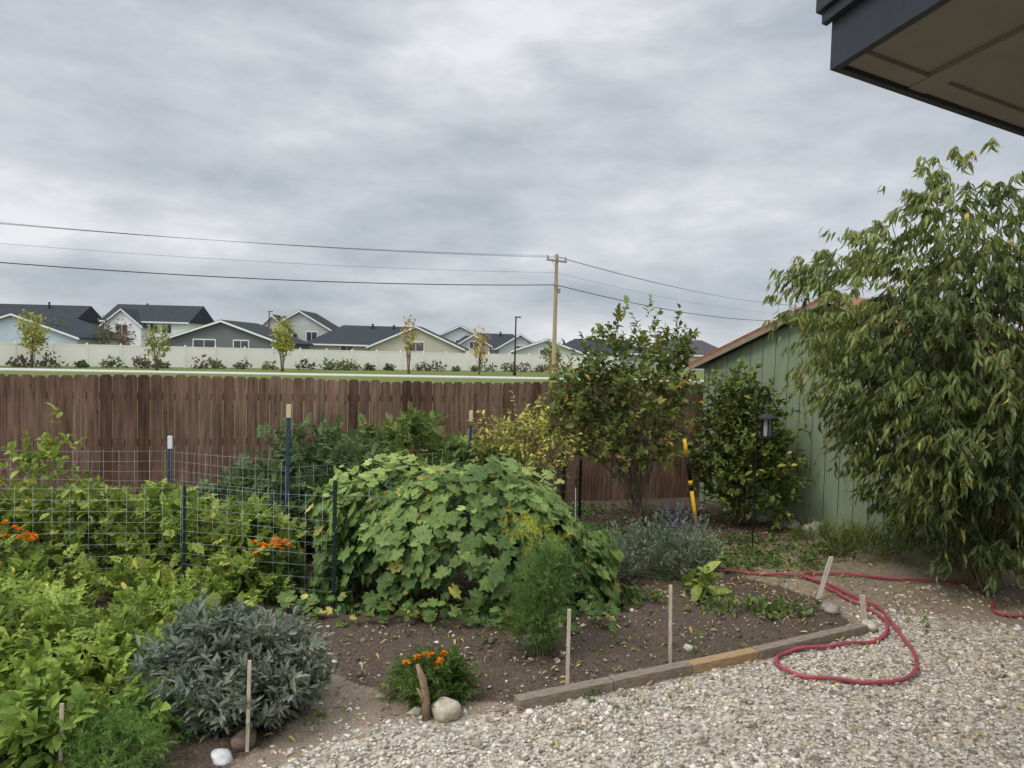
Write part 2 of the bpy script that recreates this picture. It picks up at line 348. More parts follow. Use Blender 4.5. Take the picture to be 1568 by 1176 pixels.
r2=N(nt,'ShaderNodeMapRange'); r2.inputs[1].default_value=.3; r2.inputs[2].default_value=.7; r2.inputs[3].default_value=.78; r2.inputs[4].default_value=1.25; nt.links.new(n3.outputs[0],r2.inputs[0])
ml=N(nt,'ShaderNodeMath',operation='MULTIPLY'); nt.links.new(r1.outputs[0],ml.inputs[0]); nt.links.new(r2.outputs[0],ml.inputs[1])
ml2=N(nt,'ShaderNodeMath',operation='MULTIPLY'); nt.links.new(ml.outputs[0],ml2.inputs[0]); nt.links.new(k1.outputs[0],ml2.inputs[1])
vs=N(nt,'ShaderNodeVectorMath',operation='SCALE'); nt.links.new(at.outputs['Color'],vs.inputs[0]); nt.links.new(ml2.outputs[0],vs.inputs['Scale'])
p=principled(nt,.8,.15); nt.links.new(vs.outputs[0],p.inputs['Base Color']); nt.links.new(p.outputs[0],out.inputs[0]); M_cedar=m
def cedar(name,a,b):
    a=np.array(a,float);b=np.array(b,float); L=np.linalg.norm(b-a); d=(b-a)/L; nrm=np.array([d[1],-d[0]]); E=empty(name); mb=MB()
    w=.14; n=int(L/(w+.007))
    for i in range(n):
        o=a+d*(i*(w+.007))+nrm*rng.uniform(-.004,.004); h=1.81+rng.normal(0,.007)+.02*math.sin(i*.13); e=.03
        pr=[(0,.02),(w,.02),(w,h-e),(w-e,h),(e,h),(0,h-e)]
        poly=[(o[0]+d[0]*u,o[1]+d[1]*u,z) for u,z in pr]
        t=rng.random(); c=np.array((.135,.077,.052))*(1-t)+np.array((.21,.13,.092))*t
        if rng.random()<.06: c=np.array((.10,.053,.036))
        mb.prism(poly,(-nrm[0]*.017,-nrm[1]*.017,0),0,tuple(c))
    mb.make('pickets',[M_cedar],E)
    rl=MB(); an=math.atan2(d[1],d[0]); c=(a+b)/2-nrm*.045
    for z in (.3,.95,1.55): rl.box((c[0],c[1],z),(L,.04,.09),an,0,(.14,.08,.05))
    t=0
    while t<L:
        q=a+d*t-nrm*.115; rl.box((q[0],q[1],.88),(.09,.09,1.76),an,0,(.14,.08,.05)); t+=2.4
    rl.make('rails_and_posts',[M_cedar],E)
cedar('cedar_fence',(-13,fy(-13)),(3.2,fy(3.2)))
cedar('cedar_fence',(5.5,8.5),(10.5,9.9))
# ================================================================= SHED
E=empty('garden_shed'); s0=np.array([2.95,11.5]); d=np.array([.6,-.8]); nb_=np.array([.8,.6]); L=4.1; D=4.; eh=2.12; pk=3.0
m,nt,out=newmat('green_siding'); tc=N(nt,'ShaderNodeTexCoord'); no=N(nt,'ShaderNodeTexNoise'); no.inputs['Scale'].default_value=3; no.inputs['Detail'].default_value=6
mp=N(nt,'ShaderNodeMapping'); mp.inputs['Scale'].default_value=(6,6,.8); nt.links.new(tc.outputs['Object'],mp.inputs[0]); nt.links.new(mp.outputs[0],no.inputs['Vector'])
r=N(nt,'ShaderNodeValToRGB'); r.color_ramp.elements[0].position=.3; r.color_ramp.elements[1].position=.75; r.color_ramp.elements[0].color=(.20,.245,.155,1); r.color_ramp.elements[1].color=(.25,.295,.195,1)
p=principled(nt,.75,.2); nt.links.new(no.outputs[0],r.inputs[0]); nt.links.new(r.outputs[0],p.inputs['Base Color']); nt.links.new(p.outputs[0],out.inputs[0]); M_green=m
def sp3(t,b,z): q=s0+d*t+nb_*b; return (q[0],q[1],z)
w=MB(); w.prism([sp3(0,.02,0),sp3(L,.02,0),sp3(L,.02,eh),sp3(L/2,.02,pk),sp3(0,.02,eh)],tuple(nb_*D)+(0,)); 
an=math.atan2(d[1],d[0]); wd=.194; i=0
while i*.203<L:
    t0=i*.203; t1=min(t0+wd,L); hz=lambda t: eh+(pk-eh)*(1-abs(t-L/2)/(L/2))
    pl=[sp3(t0,0,.06),sp3(t1,0,.06),sp3(t1,0,hz(t1)-.01)]
    if t0<L/2<t1: pl.append(sp3(L/2,0,pk-.01))
    pl.append(sp3(t0,0,hz(t0)-.01)); w.prism(pl,tuple(nb_*.018)+(0,)); i+=1
w.make('walls',[M_green],E)
M_roof=plain('terracotta_metal_roof',(.28,.115,.06),.6,.25,10,.3); M_fas=plain('tan_fascia',(.27,.21,.15),.7,.1)
r_=MB(); ov=.16
for sgn in (0,1):
    ta,tb=(-.2,L/2) if sgn==0 else (L+.2,L/2); za=eh-(pk-eh)*.2/(L/2); zb=pk
    r_.prism([sp3(ta,-ov,za+.065),sp3(tb,-ov,zb+.065),sp3(tb,-ov,zb+.105),sp3(ta,-ov,za+.105)],tuple(nb_*(D+2*ov))+(0,),0)
    r_.prism([sp3(ta,-ov+.003,za-.01),sp3(tb,-ov+.003,zb-.01),sp3(tb,-ov+.003,zb+.063),sp3(ta,-ov+.003,za+.063)],tuple(nb_*.03)+(0,),1)
    r_.prism([sp3(ta,-ov+.034,za+.02),sp3(tb,-ov+.034,zb+.02),sp3(tb,-ov+.034,zb+.05),sp3(ta,-ov+.034,za+.05)],tuple(nb_*D)+(0,),1)
r_.make('roof',[M_roof,M_fas],E)
w=MB(); t=2.75; w.box(sp3(t,-.02,1.45),(.62,.03,.62),an,0); w.box(sp3(t,-.045,1.45),(.5,.02,.5),an,1); w.box(sp3(t,-.06,1.45),(.025,.012,.5),an,0)
w.box(sp3(.04,-.012,1.05),(.08,.02,2.05),an,2)
w.make('window',[M_white,plain('pale_glass',(.35,.37,.38),.15,.1,2,.6,0),M_green],E)
# ================================================================= HOUSE EAVE (porch corner overhead)
E=empty('house_porch_roof'); C=np.array([1.0,2.47]); A=np.array([.161,-.987]); B=np.array([.852,.524]); z0=3.2
def ep(a,b,z): q=C+A*a+B*b; return (q[0],q[1],z)
m=MB()
m.prism([ep(.0,.0,z0),ep(6,0,z0),ep(6,.03,z0),ep(.03,.03,z0)],(0,0,.185),0)
m.prism([ep(0,0.002,z0),ep(.03,.032,z0),ep(.03,8,z0),ep(0,8,z0)],(0,0,.185),0)
m.prism([ep(-.045,-.045,z0+.188),ep(6,-.045,z0+.188),ep(6,8,z0+.188),ep(-.045,8,z0+.188)],(0,0,.045),0)
m.prism([ep(-.028,-.028,z0+.15),ep(6,-.028,z0+.15),ep(6,-.002,z0+.15),ep(-.028,-.002,z0+.15)],(0,0,.035),0)
m.make('fascia',[M_char],E)
m=MB(); m.prism([ep(.031,.031,z0+.03),ep(6,.031,z0+.03),ep(6,8,z0+.03),ep(.031,8,z0+.03)],(0,0,.02),0)
m.prism([ep(.032,.40,z0+.012),ep(6,.40,z0+.012),ep(6,.50,z0+.012),ep(.032,.50,z0+.012)],(0,0,.017),0)
m.prism([ep(.032,.033,z0+.016),ep(.032,8,z0+.016),ep(.13,8,z0+.016),ep(.13,.033,z0+.016)],(0,0,.0135),0)
m.make('soffit',[M_soffit],E)
m=MB(); m.box((4.6,-1.2,1.6),(5,5,3.2)); m.make('house_wall',[M_green],E)
# ================================================================= STAKES, POSTS, TOOL, LANTERN
M_stake=plain('stake_wood',(.50,.43,.34),.8,.25,20,.2,.3,(3,3,.5))
def stake(x,y,h,dx=0,dy=0,w=.012,name='garden_stake',mat=None):
    m=MB(); m.prism([(-w,-w*.5,-.05),(w,-w*.5,-.05),(w,w*.5,-.05),(-w,w*.5,-.05)],(dx,dy,h+.05)); o=m.make(name,[mat or M_stake],None,.002); o.location=(x,y,0); return o
stake(.42,4.9,.56,.0,.02); stake(1.2,5.34,.61,-.02,.0); stake(-1.41,4.05,.53,.01,0,.010); stake(-2.25,3.73,.42,.01,0,.010)
stake(2.92,6.97,.40,.14,.05,.02); stake(3.12,6.43,.22,-.02,.03,.022)
M_drift=plain('driftwood',(.28,.20,.13),.9,.3,20,.1,.6,(3,3,.5))
tubes('driftwood_stump',[(np.array([(-.47,4.50,-.02),(-.475,4.5,.12),(-.50,4.51,.24),(-.535,4.52,.33)]),[.03,.026,.024,.012]),(np.array([(-.475,4.5,.08),(-.5,4.49,.15),(-.53,4.48,.2)]),[.02,.014,.006])],M_drift,sides=8)
def tpost(x,y,h,mat,tip,rz=0.,lean=0.):
    m=MB(); m.box((0,0,h/2-.05),(.036,.005,h+.1)); m.box((0,.0145,h/2-.05),(.005,.024,h+.1))
    z=.15
    while z<h-.05: m.box((0,-.005,z),(.014,.005,.02)); z+=.055
    if tip: m.box((0,.004,h-.055),(.042,.04,.13),0,1)
    o=m.make('fence_t_post',[mat,M_white if tip==1 else plain('tan_tip',(.6,.48,.3))]); o.location=(x,y,0); o.rotation_euler=(0,lean,rz)
tpost(-2.88,6.60,1.02,M_tpost,0,.3,.0); tpost(-1.46,6.25,1.14,M_tpost,0,.2); tpost(-3.54,7.8,1.27,M_bluep,1,.2,-.01); tpost(-2.2,7.35,1.67,M_bluep,2,.1,.01)
tpost(-.49,9.0,1.52,M_bluep,2,0,.005); tpost(.72,9.9,.8,M_black,0); tpost(.95,10.0,.95,M_black,0); tpost(-5.2,6.1,1.0,M_tpost,0,.3)
def wiremesh(a,b,h,name='wire_fence',sx=.1,sz=.1,z0=.05):
    a=np.array(a,float);b=np.array(b,float);L=np.linalg.norm(b-a);d=(b-a)/L; lines=[]; n=int(L/sx)
    wv=lambda t:.02*math.sin(t*1.7+a[0])
    for i in range(n+1):
        q=a+d*i*sx; w=wv(i*sx); lines.append(([(q[0],q[1]+w,z0),(q[0]+rng.normal(0,.004),q[1]+w,h+.02)],.0013))
    z=h
    while z>z0:
        lines.append(([(*(a+d*t+np.array([0,wv(t)])),z+.008*math.sin(t*3+z*9)) for t in np.linspace(0,L,max(3,int(L/.4)))],.0015)); z-=sz
    tubes(name,lines,M_wire,None,3,False)
wiremesh((-6.6,6.0),(-2.88,6.58),.98,sx=.15); wiremesh((-2.88,6.58),(-1.46,6.24),1.0,sx=.15)
wiremesh((-7,7.3),(-3.54,7.78),1.12,sx=.15); wiremesh((-3.54,7.78),(-2.2,7.36),1.12,sx=.15); wiremesh((-2.2,7.36),(-.49,8.98),1.05,sx=.15); wiremesh((-.49,8.98),(.95,9.98),1.02)
# yellow long-handled tool
E=empty('long_handled_tool'); m=plain('yellow_fibreglass',(.85,.52,.03),.4,.08); a=np.array([2.41,9.45,0.]); b=np.array([2.16,9.3,1.22])
f=lambda t:a+(b-a)*t
tubes('yellow_handle',[([f(0),f(.46)],.024),([f(.82),f(1)],.026),([f(.52),f(.57)],.027)],m,E,8); tubes('black_grip',[([f(.46),f(.52)],.022),([f(.57),f(.82)],.024)],M_black,E,8)
# lantern feeder on hook
E=empty('lantern_bird_feeder'); bx,by=2.78,8.45
hk=spline([(bx,by,-.05),(bx,by,1.2),(bx,by,1.75),(bx+.02,by,1.9),(bx+.08,by,1.93),(bx+.12,by,1.85),(bx+.11,by,1.76)],8); tubes('shepherd_hook',[(hk,.009)],M_black,E,6)
m=MB(); c=(bx+.11,by,0); m.lathe([(.0,1.66),(.012,1.655),(.03,1.63),(.12,1.585),(.125,1.57),(.06,1.57)],c,12,0)
m.lathe([(.055,1.568),(.055,1.38)],c,10,1); m.lathe([(.0,1.33),(.09,1.335),(.10,1.35),(.10,1.37),(.06,1.378),(0,1.378)],c,12,0)
for j in range(6):
    a_=j*math.pi/3+.4; m.box((c[0]+.062*math.cos(a_),c[1]+.062*math.sin(a_),1.473),(.012,.012,.19),a_,0)
m.make('lantern',[M_black,plain('frosted_glass',(.3,.3,.28),.2,.1,8,.5,0)],E)
tubes('hanging_ring',[(np.array([(bx+.11,by,1.76),(bx+.11,by,1.655)]),.003)],M_black,E,5)
# ================================================================= FAR FIELD
m_path=plain('concrete_path_mat',(.55,.53,.49),.9,.08,.5); m=MB(); dd=unit(np.array([39.1,10.])); pn=np.array([-dd[1],dd[0]])
def fp(t,o): q=np.array([-35.5,51.5])+dd*t+pn*o; return (q[0],q[1],0)
m.prism([fp(-80,-1.6),fp(140,-1.6),fp(140,1.6),fp(-80,1.6)],(0,0,.06)); m.make('pavement',[m_path])
# vinyl fence
M_vin=plain('almond_vinyl',(.82,.78,.68),.5,.03,.6); m=MB(); a=np.array([-75.,38.3]); b=np.array([12.,86.7]); L=np.linalg.norm(b-a); d2=(b-a)/L; an=math.atan2(d2[1],d2[0]); t=0
while t<L:
    q=a+d2*t; m.box((q[0],q[1],.95),(.14,.14,1.9),an); m.lathe([(.1,1.9),(.0,1.97)],(q[0],q[1],0),4)
    q=a+d2*(t+1.22); m.box((q[0],q[1],.93),(2.28,.05,1.6),an); m.box((q[0],q[1],1.78),(2.29,.08,.1),an); m.box((q[0],q[1],.1),(2.29,.08,.12),an); t+=2.44
m.make('vinyl_fence',[M_vin])
# shrubs along it
O=[];C0=[]
t=6
pal=[(.13,.17,.07),(.10,.14,.06),(.15,.12,.08),(.18,.20,.08),(.12,.12,.07)]
while t<L-2:
    q=a+d2*t+np.array([d2[1],-d2[0]])*(1.6+rng.uniform(-.3,.5)); r0=rng.uniform(.3,.95); kk=80
    u=unit(rng.normal(size=(kk,3)))*(rng.random((kk,1))**.4)*r0; u[:,2]=abs(u[:,2])*1.15; u[:,0]*=1.3
    O.append(u+np.array([q[0],q[1],.05])); cc=np.array(pal[rng.integers(5)]); C0.append(cc*rng.uniform(.7,1.3,(kk,1))); t+=rng.choice([1.1,1.6,2.1,3.2])
O=np.vstack(O);C0=np.vstack(C0); leaf_obj('shrub_row',T_oval,O,rng.normal(size=O.shape),rng.normal(size=O.shape),rng.uniform(.2,.45,len(O)),C0,M_leaf)
def sapling(X,Y,h,r,c0,c1,n=260):
    plant('young_street_tree',[(X,Y,h*.66,r,r,h*.34),(X+.1,Y,h*.5,r*.8,r*.8,h*.2)],(X,Y,0),n,3,T_oval,.24,.3,c0,c1,M_leaf,nst=7,stemr=.04,stemmat=M_bark,twig=False)
sapling(-36.5,57,4.2,.9,(.2,.24,.05),(.42,.42,.09)); sapling(-27,57,3.6,.8,(.16,.2,.06),(.32,.34,.1),140); sapling(-19,62,4.3,.8,(.22,.27,.06),(.42,.42,.09))
sapling(-9,65,5.2,.5,(.3,.24,.06),(.42,.36,.09),80); sapling(-3,68,4.4,.6,(.34,.24,.05),(.48,.36,.08),110); sapling(3.6,70,3.2,.9,(.12,.17,.05),(.22,.26,.07),160)
sapling(-50,92,5.0,1.6,(.10,.12,.05),(.2,.2,.08),200); sapling(-46.5,90,4.6,1.1,(.16,.10,.07),(.24,.16,.10),140); sapling(-55,90,4.8,1.2,(.10,.13,.06),(.18,.2,.08),140)
# street lamps
def lamp(X,Y,h):
    m=MB(); m.lathe([(.16,0),(.16,.3),(.08,.35),(.06,h)],(X,Y,0),8); m.box((X+.18,Y,h),(.55,.22,.1)); m.make('street_lamp',[M_black])
lamp(.2,67,5.2); lamp(-31.5,97,6.4)
# utility poles
M_pole=plain('pole_wood',(.38,.28,.18),.9,.2,3,.1,.3,(3,3,.3))
def upole(X,Y,h,rz):
    E=empty('utility_pole'); m=MB(); m.lathe([(.19,0),(.13,h),(0,h)],(X,Y,0),10,0); m.box((X,Y-.16,h-.55),(2.2,.12,.15),rz,0)
    c,s=math.cos(rz),math.sin(rz)
    for t in (-1,.1,1): m.lathe([(.05,h-.48),(.09,h-.35),(.05,h-.18),(0,h-.15)],(X+t*c,Y-.16+t*s,0),6,1)
    m.prism([(X-.6*c,Y-.2-.6*s,h-.6),(X-.55*c,Y-.2-.55*s,h-.6),(X,Y-.2,h-1.15),(X-.03,Y-.2,h-1.2)],(0,.04,0),0)
    m.box((X,Y-.2,h-2.6),(.6,.08,.1),rz,0); m.lathe([(.0,h-3.2),(.12,h-3.15),(.12,h-2.8),(0,h-2.78)],(X+.25,Y-.1,0),8,1)
    m.make('pole_and_crossarm',[M_pole,plain('insulator',(.25,.25,.25))],E); return E
PW=[(-52,42.5,10.6),(3.4,62,10.2),(44,118,10.6)]
for (x,y,h),rz in zip(PW,(1.9,.7,2.3)): upole(x,y,h,rz)
L_=[]
def cable(p,q,sag,r):
    t=np.linspace(0,1,24)[:,None]; P=np.array(p)*(1-t)+np.array(q)*t; P[:,2]-=(4*sag*t*(1-t))[:,0]; L_.append((P,r))
for i in range(2):
    p=PW[i];q=PW[i+1]
    for off,zz,r in ((-1,-.2,.010),(.1,-.2,.010),(1,-.2,.010),(0,-1.5,.009),(0,-2.5,.032)):
        cable((p[0]+off*.32,p[1]+off*.9-.1,p[2]+zz+off*.15*(1-i)),(q[0]+off*.75,q[1]+off*.65-.1,q[2]+zz),.75 if r<.03 else 1.0,r)
tubes('power_lines',L_,M_black,None,4)
# ================================================================= DISTANT HOUSES
M_shg=plain('dark_shingle',(.05,.054,.062),.9,.2,4,.1,0); M_shg2=plain('brown_shingle',(.085,.08,.08),.9,.2,4,.1,0); M_glass=plain('window_glass',(.05,.06,.07),.1,.1,2,.6,0)
def house(name,X,Y,w,dp,eave,ridge,wall,axis='x',wings=(),wins=(),roof=None,hip=0):
    E=empty(name); W=MB();R=MB();T=MB(); wm=plain(name+'_wall',wall,.8,.05,.8); roof=roof or M_shg
    def gable(cx,y0,hw,dep,ez,pz,tag=1):
        W.prism([(cx-hw,y0,0),(cx+hw,y0,0),(cx+hw,y0,ez),(cx,y0,pz-.1),(cx-hw,y0,ez)],(0,dep,0))
        sl=(pz-ez)/hw; o=.45
        for s in (-1,1):
            R.prism([(cx+s*(hw+o),y0-.4,ez-sl*o),(cx,y0-.4,pz),(cx,y0-.4,pz+.16),(cx+s*(hw+o),y0-.4,ez-sl*o+.16)],(0,dep+.5,0))
            T.prism([(cx+s*(hw+o),y0-.46,ez-sl*o-.12),(cx,y0-.46,pz-.12),(cx,y0-.46,pz+.1),(cx+s*(hw+o),y0-.46,ez-sl*o+.1)],(0,.055,0))
    if axis=='y': gable(X,Y,w/2,dp,eave,ridge)
    else:
        W.box((X,Y+dp/2,eave/2),(w,dp,eave)); x0,x1=X-w/2-.4,X+w/2+.4; y0,y1=Y-.5,Y+dp+.5; h=hip
        V=[(x0,y0,eave-.1),(x1,y0,eave-.1),(x1,y1,eave-.1),(x0,y1,eave-.1),(x0+h,Y+dp/2,ridge),(x1-h,Y+dp/2,ridge)]
        R.add(V,[(0,1,5,4),(1,2,5),(2,3,4,5),(3,0,4),(0,3,2,1)]); T.box((X,Y-.53,eave-.16),(w+.8,.05,.2))
        if h==0:
            for s in (x0+.35,x1-.35): W.prism([(s-.05,Y,eave-.09),(s-.05,Y+dp,eave-.09),(s-.05,Y+dp/2,ridge-.15)],(.1,0,0))
    for (cx,hw,pj,ez,pz) in wings: gable(X+cx,Y-pj,hw,dp/2+pj,ez,pz)
    G=MB()
    for (cx,z,ww,hh,yo) in wins:
        T.box((X+cx,Y-yo-.03,z),(ww+.25,.05,hh+.25)); G.box((X+cx,Y-yo-.07,z),(ww,.05,hh)); T.box((X+cx,Y-yo-.105,z),(.06,.02,hh))
    W.make('walls',[wm],E);R.make('roof',[roof],E);T.make('trim',[M_white],E)
    if wins: G.make('windows',[M_glass],E)
house('suburban_house',-58.5,88,15,12,2.4,4.9,(.44,.50,.56),'y',wins=[(-3,1.7,1.6,1.2,0),(3,1.7,1.6,1.2,0)])
house('suburban_house',-67.5,103,13,10,4.0,7.0,(.5,.52,.55),'x')
house('two_storey_house',-51.8,106,11.8,9,5.0,7.5,(.78,.78,.76),'x',wings=[(-2.6,2.6,1.4,4.4,6.5)],wins=[(-2.6,3.7,1.5,1.3,1.4),(3,4.0,1.2,1.2,0),(1.2,4.0,1,1.2,0)])
house('suburban_house',-33.3,86,13.6,12,2.35,4.7,(.15,.155,.16),'y',wins=[(-2,1.9,2.4,1.2,0),(2.2,1.9,1.6,1.2,0)])
house('two_storey_house',-31.8,112,10.5,9,4.2,7.2,(.46,.46,.42),'y',wings=[(-3.4,2.6,2,3.9,6.4)],wins=[(1.8,3.5,1.5,1.3,0),(-3.4,3.6,1.4,1.2,2)])
house('suburban_house',-19.5,102,17,12,2.5,5.2,(.46,.42,.34),'x',hip=4,wings=[(6.6,6.1,2,2.3,5.0)],wins=[(6.6,2.4,2,1.1,2),(-3,1.8,1.6,1.2,0)])
house('suburban_house',-8.3,118,9.6,10,3.6,5.8,(.55,.55,.53),'y',wins=[(0,3,1.3,1.2,0)])
house('suburban_house',-3.5,114,12,10,2.5,4.8,(.5,.51,.51),'x',hip=3,wings=[(-2.4,2.4,1,2.9,4.4),(4.6,3.2,2,2.6,4.6)],wins=[(-2.4,2.9,1.2,.9,1),(4.6,2.4,1.2,1,2)])
house('suburban_house',4.6,102,9,11,2.2,3.8,(.5,.52,.5),'y',roof=M_shg2,wins=[(0,1.9,1.8,1,0)])
house('suburban_house',13.5,112,13,11,2.3,4.3,(.36,.36,.34),'x',hip=3)
house('suburban_house',27,114,13,11,2.3,4.6,(.45,.44,.42),'x',hip=4,roof=M_shg2)
house('suburban_house',42,110,13,11,2.3,4.6,(.45,.44,.42),'y')
house('suburban_house',-84,92,14,11,2.5,5.2,(.45,.44,.42),'x',hip=4)
m=MB()
for (x,y,z) in [(-54.5,112,7.3),(-49.5,111.5,7.1),(-66,107,6.9),(-20,107,5.0),(-17,107,4.9),(-33,118,6.9),(-2,118,4.6),(14,117,4.2)]: m.lathe([(.13,z-.4),(.13,z+.35),(.2,z+.36),(.2,z+.45),(0,z+.46)],(x,y,0),6)
m.make('roof_vent_pipes',[M_black])
# distant tree line
n=2600; th=rng.uniform(-1.0,.75,n); R0=rng.uniform(190,230,n); hh=2.6+1.1*np.sin(th*37)+.8*np.sin(th*91+1)
P=np.stack([np.sin(th)*R0,np.cos(th)*R0,rng.random(n)*np.maximum(hh,1)],-1)
leaf_obj('distant_tree_line',T_oval,P,rng.normal(size=P.shape),rng.normal(size=P.shape),rng.uniform(2,3.2,n),cmix((.06,.09,.05),(.13,.15,.10),rng.random(n)),M_leaf)
# ================================================================= PEACH TREE
E=empty('peach_tree'); cx,cy=4.5,7.4; rz=lambda z: np.interp(z,[.2,.8,1.2,2.0,2.9,3.4,3.9,4.25],[.9,1.15,1.3,1.6,1.65,1.3,.72,.12])
lines=[];TO=[];TD=[]
for i in range(160):
    z=.35+3.65*rng.random()**.9; a=rng.uniform(0,6.283); rr=rz(z)*rng.uniform(.5,1.0)
    tip=np.array([cx+math.cos(a)*rr,cy+math.sin(a)*rr*.72,z]); b=np.array([4.75,7.4,0])+np.append(rng.normal(0,.07,2),0)
    h1=min(z*.6,.8); m1=np.array([4.66,7.42,h1*.7])*.75+np.array([tip[0],tip[1],h1])*.25
    m2=m1*.5+tip*.5+np.array([rng.normal(0,.1),rng.normal(0,.1),.2])
    p=spline([b,m1,m2,tip],7); r0=.04 if i<6 else .009
    if i<70: lines.append((p[0 if i<22 else 9:],np.linspace(r0,.004,len(p[0 if i<22 else 9:]))))
    for j in range(13):
        k=rng.integers(13,len(p)); o=p[k]+rng.normal(0,.07,3); ou=unit(np.array([o[0]-cx,(o[1]-cy),.0]))
        TO.append(o); TD.append(unit(ou*.8+rng.normal(size=3)*.45+np.array([0,0,.5 if z>2 else .1])))
for (x,z,k) in [(4.25,4.0,20),(4.6,3.78,12),(3.9,3.7,16),(4.95,3.85,16),(3.55,3.35,14),(5.3,3.55,12),(3.25,3.2,16),(2.95,2.95,18),(2.8,2.65,12),(3.1,2.5,12),(3.05,2.15,14),(3.3,1.85,12),(3.5,1.5,12),(3.7,1.15,12),(5.4,3.3,12),(3.9,.95,12),(4.1,.7,12),(4.5,.5,16),(5.0,.6,16),(5.3,.8,16)]:
    for j in range(k):
        TO.append(np.array([x,cy-(.3 if z<1.3 else 0),z])+rng.normal(0,.12,3)*[1,2,1]); TD.append(unit(np.array([(x-cx)*.5,rng.normal(0,.3),.8 if z>2.3 else .2])))
TO=np.array(TO);TD=np.array(TD); LL=rng.uniform(.22,.46,len(TO))
P,dv,nn=sprig(TO,TD,LL,14,.55,.7,1.2,.9,.5)
lb=lambda z:np.interp(z,[.1,.6,1.05,1.6,2.2,2.9,3.3,3.7,4.3],[4.15,4.0,3.6,3.25,2.9,2.5,2.75,3.3,4.0])
k=(P[:,2]>.14)&(P[:,0]>lb(P[:,2])+.25*np.maximum(cy-P[:,1],0)+rng.normal(0,.05,len(P))+.1*fnoise(P[:,2],P[:,1],9,2)); P,dv,nn=P[k],dv[k],nn[k]
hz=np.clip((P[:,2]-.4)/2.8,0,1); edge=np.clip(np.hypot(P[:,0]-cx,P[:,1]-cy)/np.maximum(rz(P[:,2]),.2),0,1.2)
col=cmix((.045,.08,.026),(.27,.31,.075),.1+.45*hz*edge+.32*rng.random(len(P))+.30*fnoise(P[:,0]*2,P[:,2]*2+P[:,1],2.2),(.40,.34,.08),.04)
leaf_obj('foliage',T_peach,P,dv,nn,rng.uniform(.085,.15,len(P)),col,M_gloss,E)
for i in range(0,len(TO),2):
    if TO[i][0]<lb(TO[i][2])+.3: continue
    e=TO[i]+TD[i]*LL[i]; e[2]-=.5*LL[i]; md=TO[i]+TD[i]*LL[i]*.5; md[2]-=.12*LL[i]; lines.append(([TO[i],md,e],[.003,.0022,.0012]))
tubes('trunk_and_limbs',lines,M_twig,E,5)
# ================================================================= SHRUBS
plant('rose_of_sharon_shrub',[(1.35,9.6,1.45,.85,.5,.6),(1.75,9.6,2.0,.42,.35,.6),(1.05,9.6,1.9,.4,.3,.5),(2.05,9.75,1.75,.3,.25,.8),(.8,9.5,1.35,.45,.4,.4),(1.5,9.5,1.0,.55,.4,.3),(1.3,9.6,2.35,.12,.12,.38),(2.08,9.6,2.4,.12,.12,.32),(1.7,9.6,2.5,.1,.1,.15)],(1.7,9.5,0),520,11,T_oval,.08,.28,(.065,.11,.04),(.22,.27,.085),M_leaf,droop=.1,nst=30,up=1.0,stemr=.008,stemmat=M_bark,acc=(.40,.27,.07),pa=.06)
plant('lilac_shrub',[(3.05,9.9,.95,.6,.45,.75),(2.95,9.9,1.6,.36,.3,.48),(3.35,9.8,.6,.42,.4,.5),(3.2,9.9,1.4,.35,.35,.45),(2.8,9.8,.8,.4,.35,.5)],(3.1,9.95,0),780,11,T_oval,.072,.22,(.055,.095,.032),(.20,.25,.07),M_leaf,droop=.05,nst=12,up=.9,stemr=.010,stemmat=M_bark,acc=(.36,.36,.09),pa=.08)
plant('raspberry_bush',[(-2.25,8.05,.75,.6,.45,.55),(-1.75,8.05,.75,.45,.4,.46),(-2.75,8.0,.5,.45,.4,.4),(-1.5,7.8,.5,.5,.4,.5),(-3.2,7.9,.35,.45,.3,.3)],(-2.2,8,0),640,10,T_comp,.12,.22,(.055,.10,.045),(.16,.24,.11),M_leaf,nst=16,up=.6)
plant('raspberry_bush',[(-1.1,9.0,.95,.4,.35,.45),(-.7,9.1,.7,.4,.3,.4),(-1.6,9.1,.8,.3,.3,.38),(-.2,9.2,.6,.5,.3,.4)],(-1,9,0),300,10,T_comp,.12,.24,(.09,.15,.05),(.24,.33,.10),M_leaf,nst=12,up=.8)
plant('bolting_kale',[(.1,9.0,1.1,.42,.3,.42),(.35,9.0,.9,.3,.3,.4),(-.15,9.1,.9,.3,.3,.4)],(.1,9,0),220,10,T_oval,.048,.34,(.17,.21,.07),(.40,.40,.12),M_leaf,nst=24,up=1.2,stemr=.006,acc=(.58,.54,.16),pa=.4)
# ---- squash mass over trellis
E=empty('squash_vine_on_trellis'); n=2500
u=unit(rng.normal(size=(n*3,3))); u=u[(u[:,2]>-.15)&((u[:,1]<.45)|(u[:,2]>.4))][:n]; n=len(u)
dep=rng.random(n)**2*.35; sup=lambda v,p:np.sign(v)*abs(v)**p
R=np.stack([sup(u[:,0],.7)*1.33,sup(u[:,1],.75)*.72,sup(np.maximum(u[:,2],-.1),.62)*.98],-1)
lump=1+.08*np.sin(u[:,0]*7+1)+.07*np.sin(u[:,2]*8+u[:,0]*4)+.05*np.sin(u[:,0]*15)
P=np.array([-.42,6.85,.13])+R*(1-dep)[:,None]*lump[:,None]
P[:,2]*=np.interp(P[:,0],[-1.8,-1.1,-.3,.35,.85],[.95,1.0,1.02,.98,.68]); P[:,2]=np.maximum(P[:,2],.05)+.0
nrm=unit(R+rng.normal(size=R.shape)*.38+np.array([0,-.25,.4])); dn=np.array([0,0,-1.])+rng.normal(size=R.shape)*.6; dn=dn-(dn*nrm).sum(1,keepdims=True)*nrm
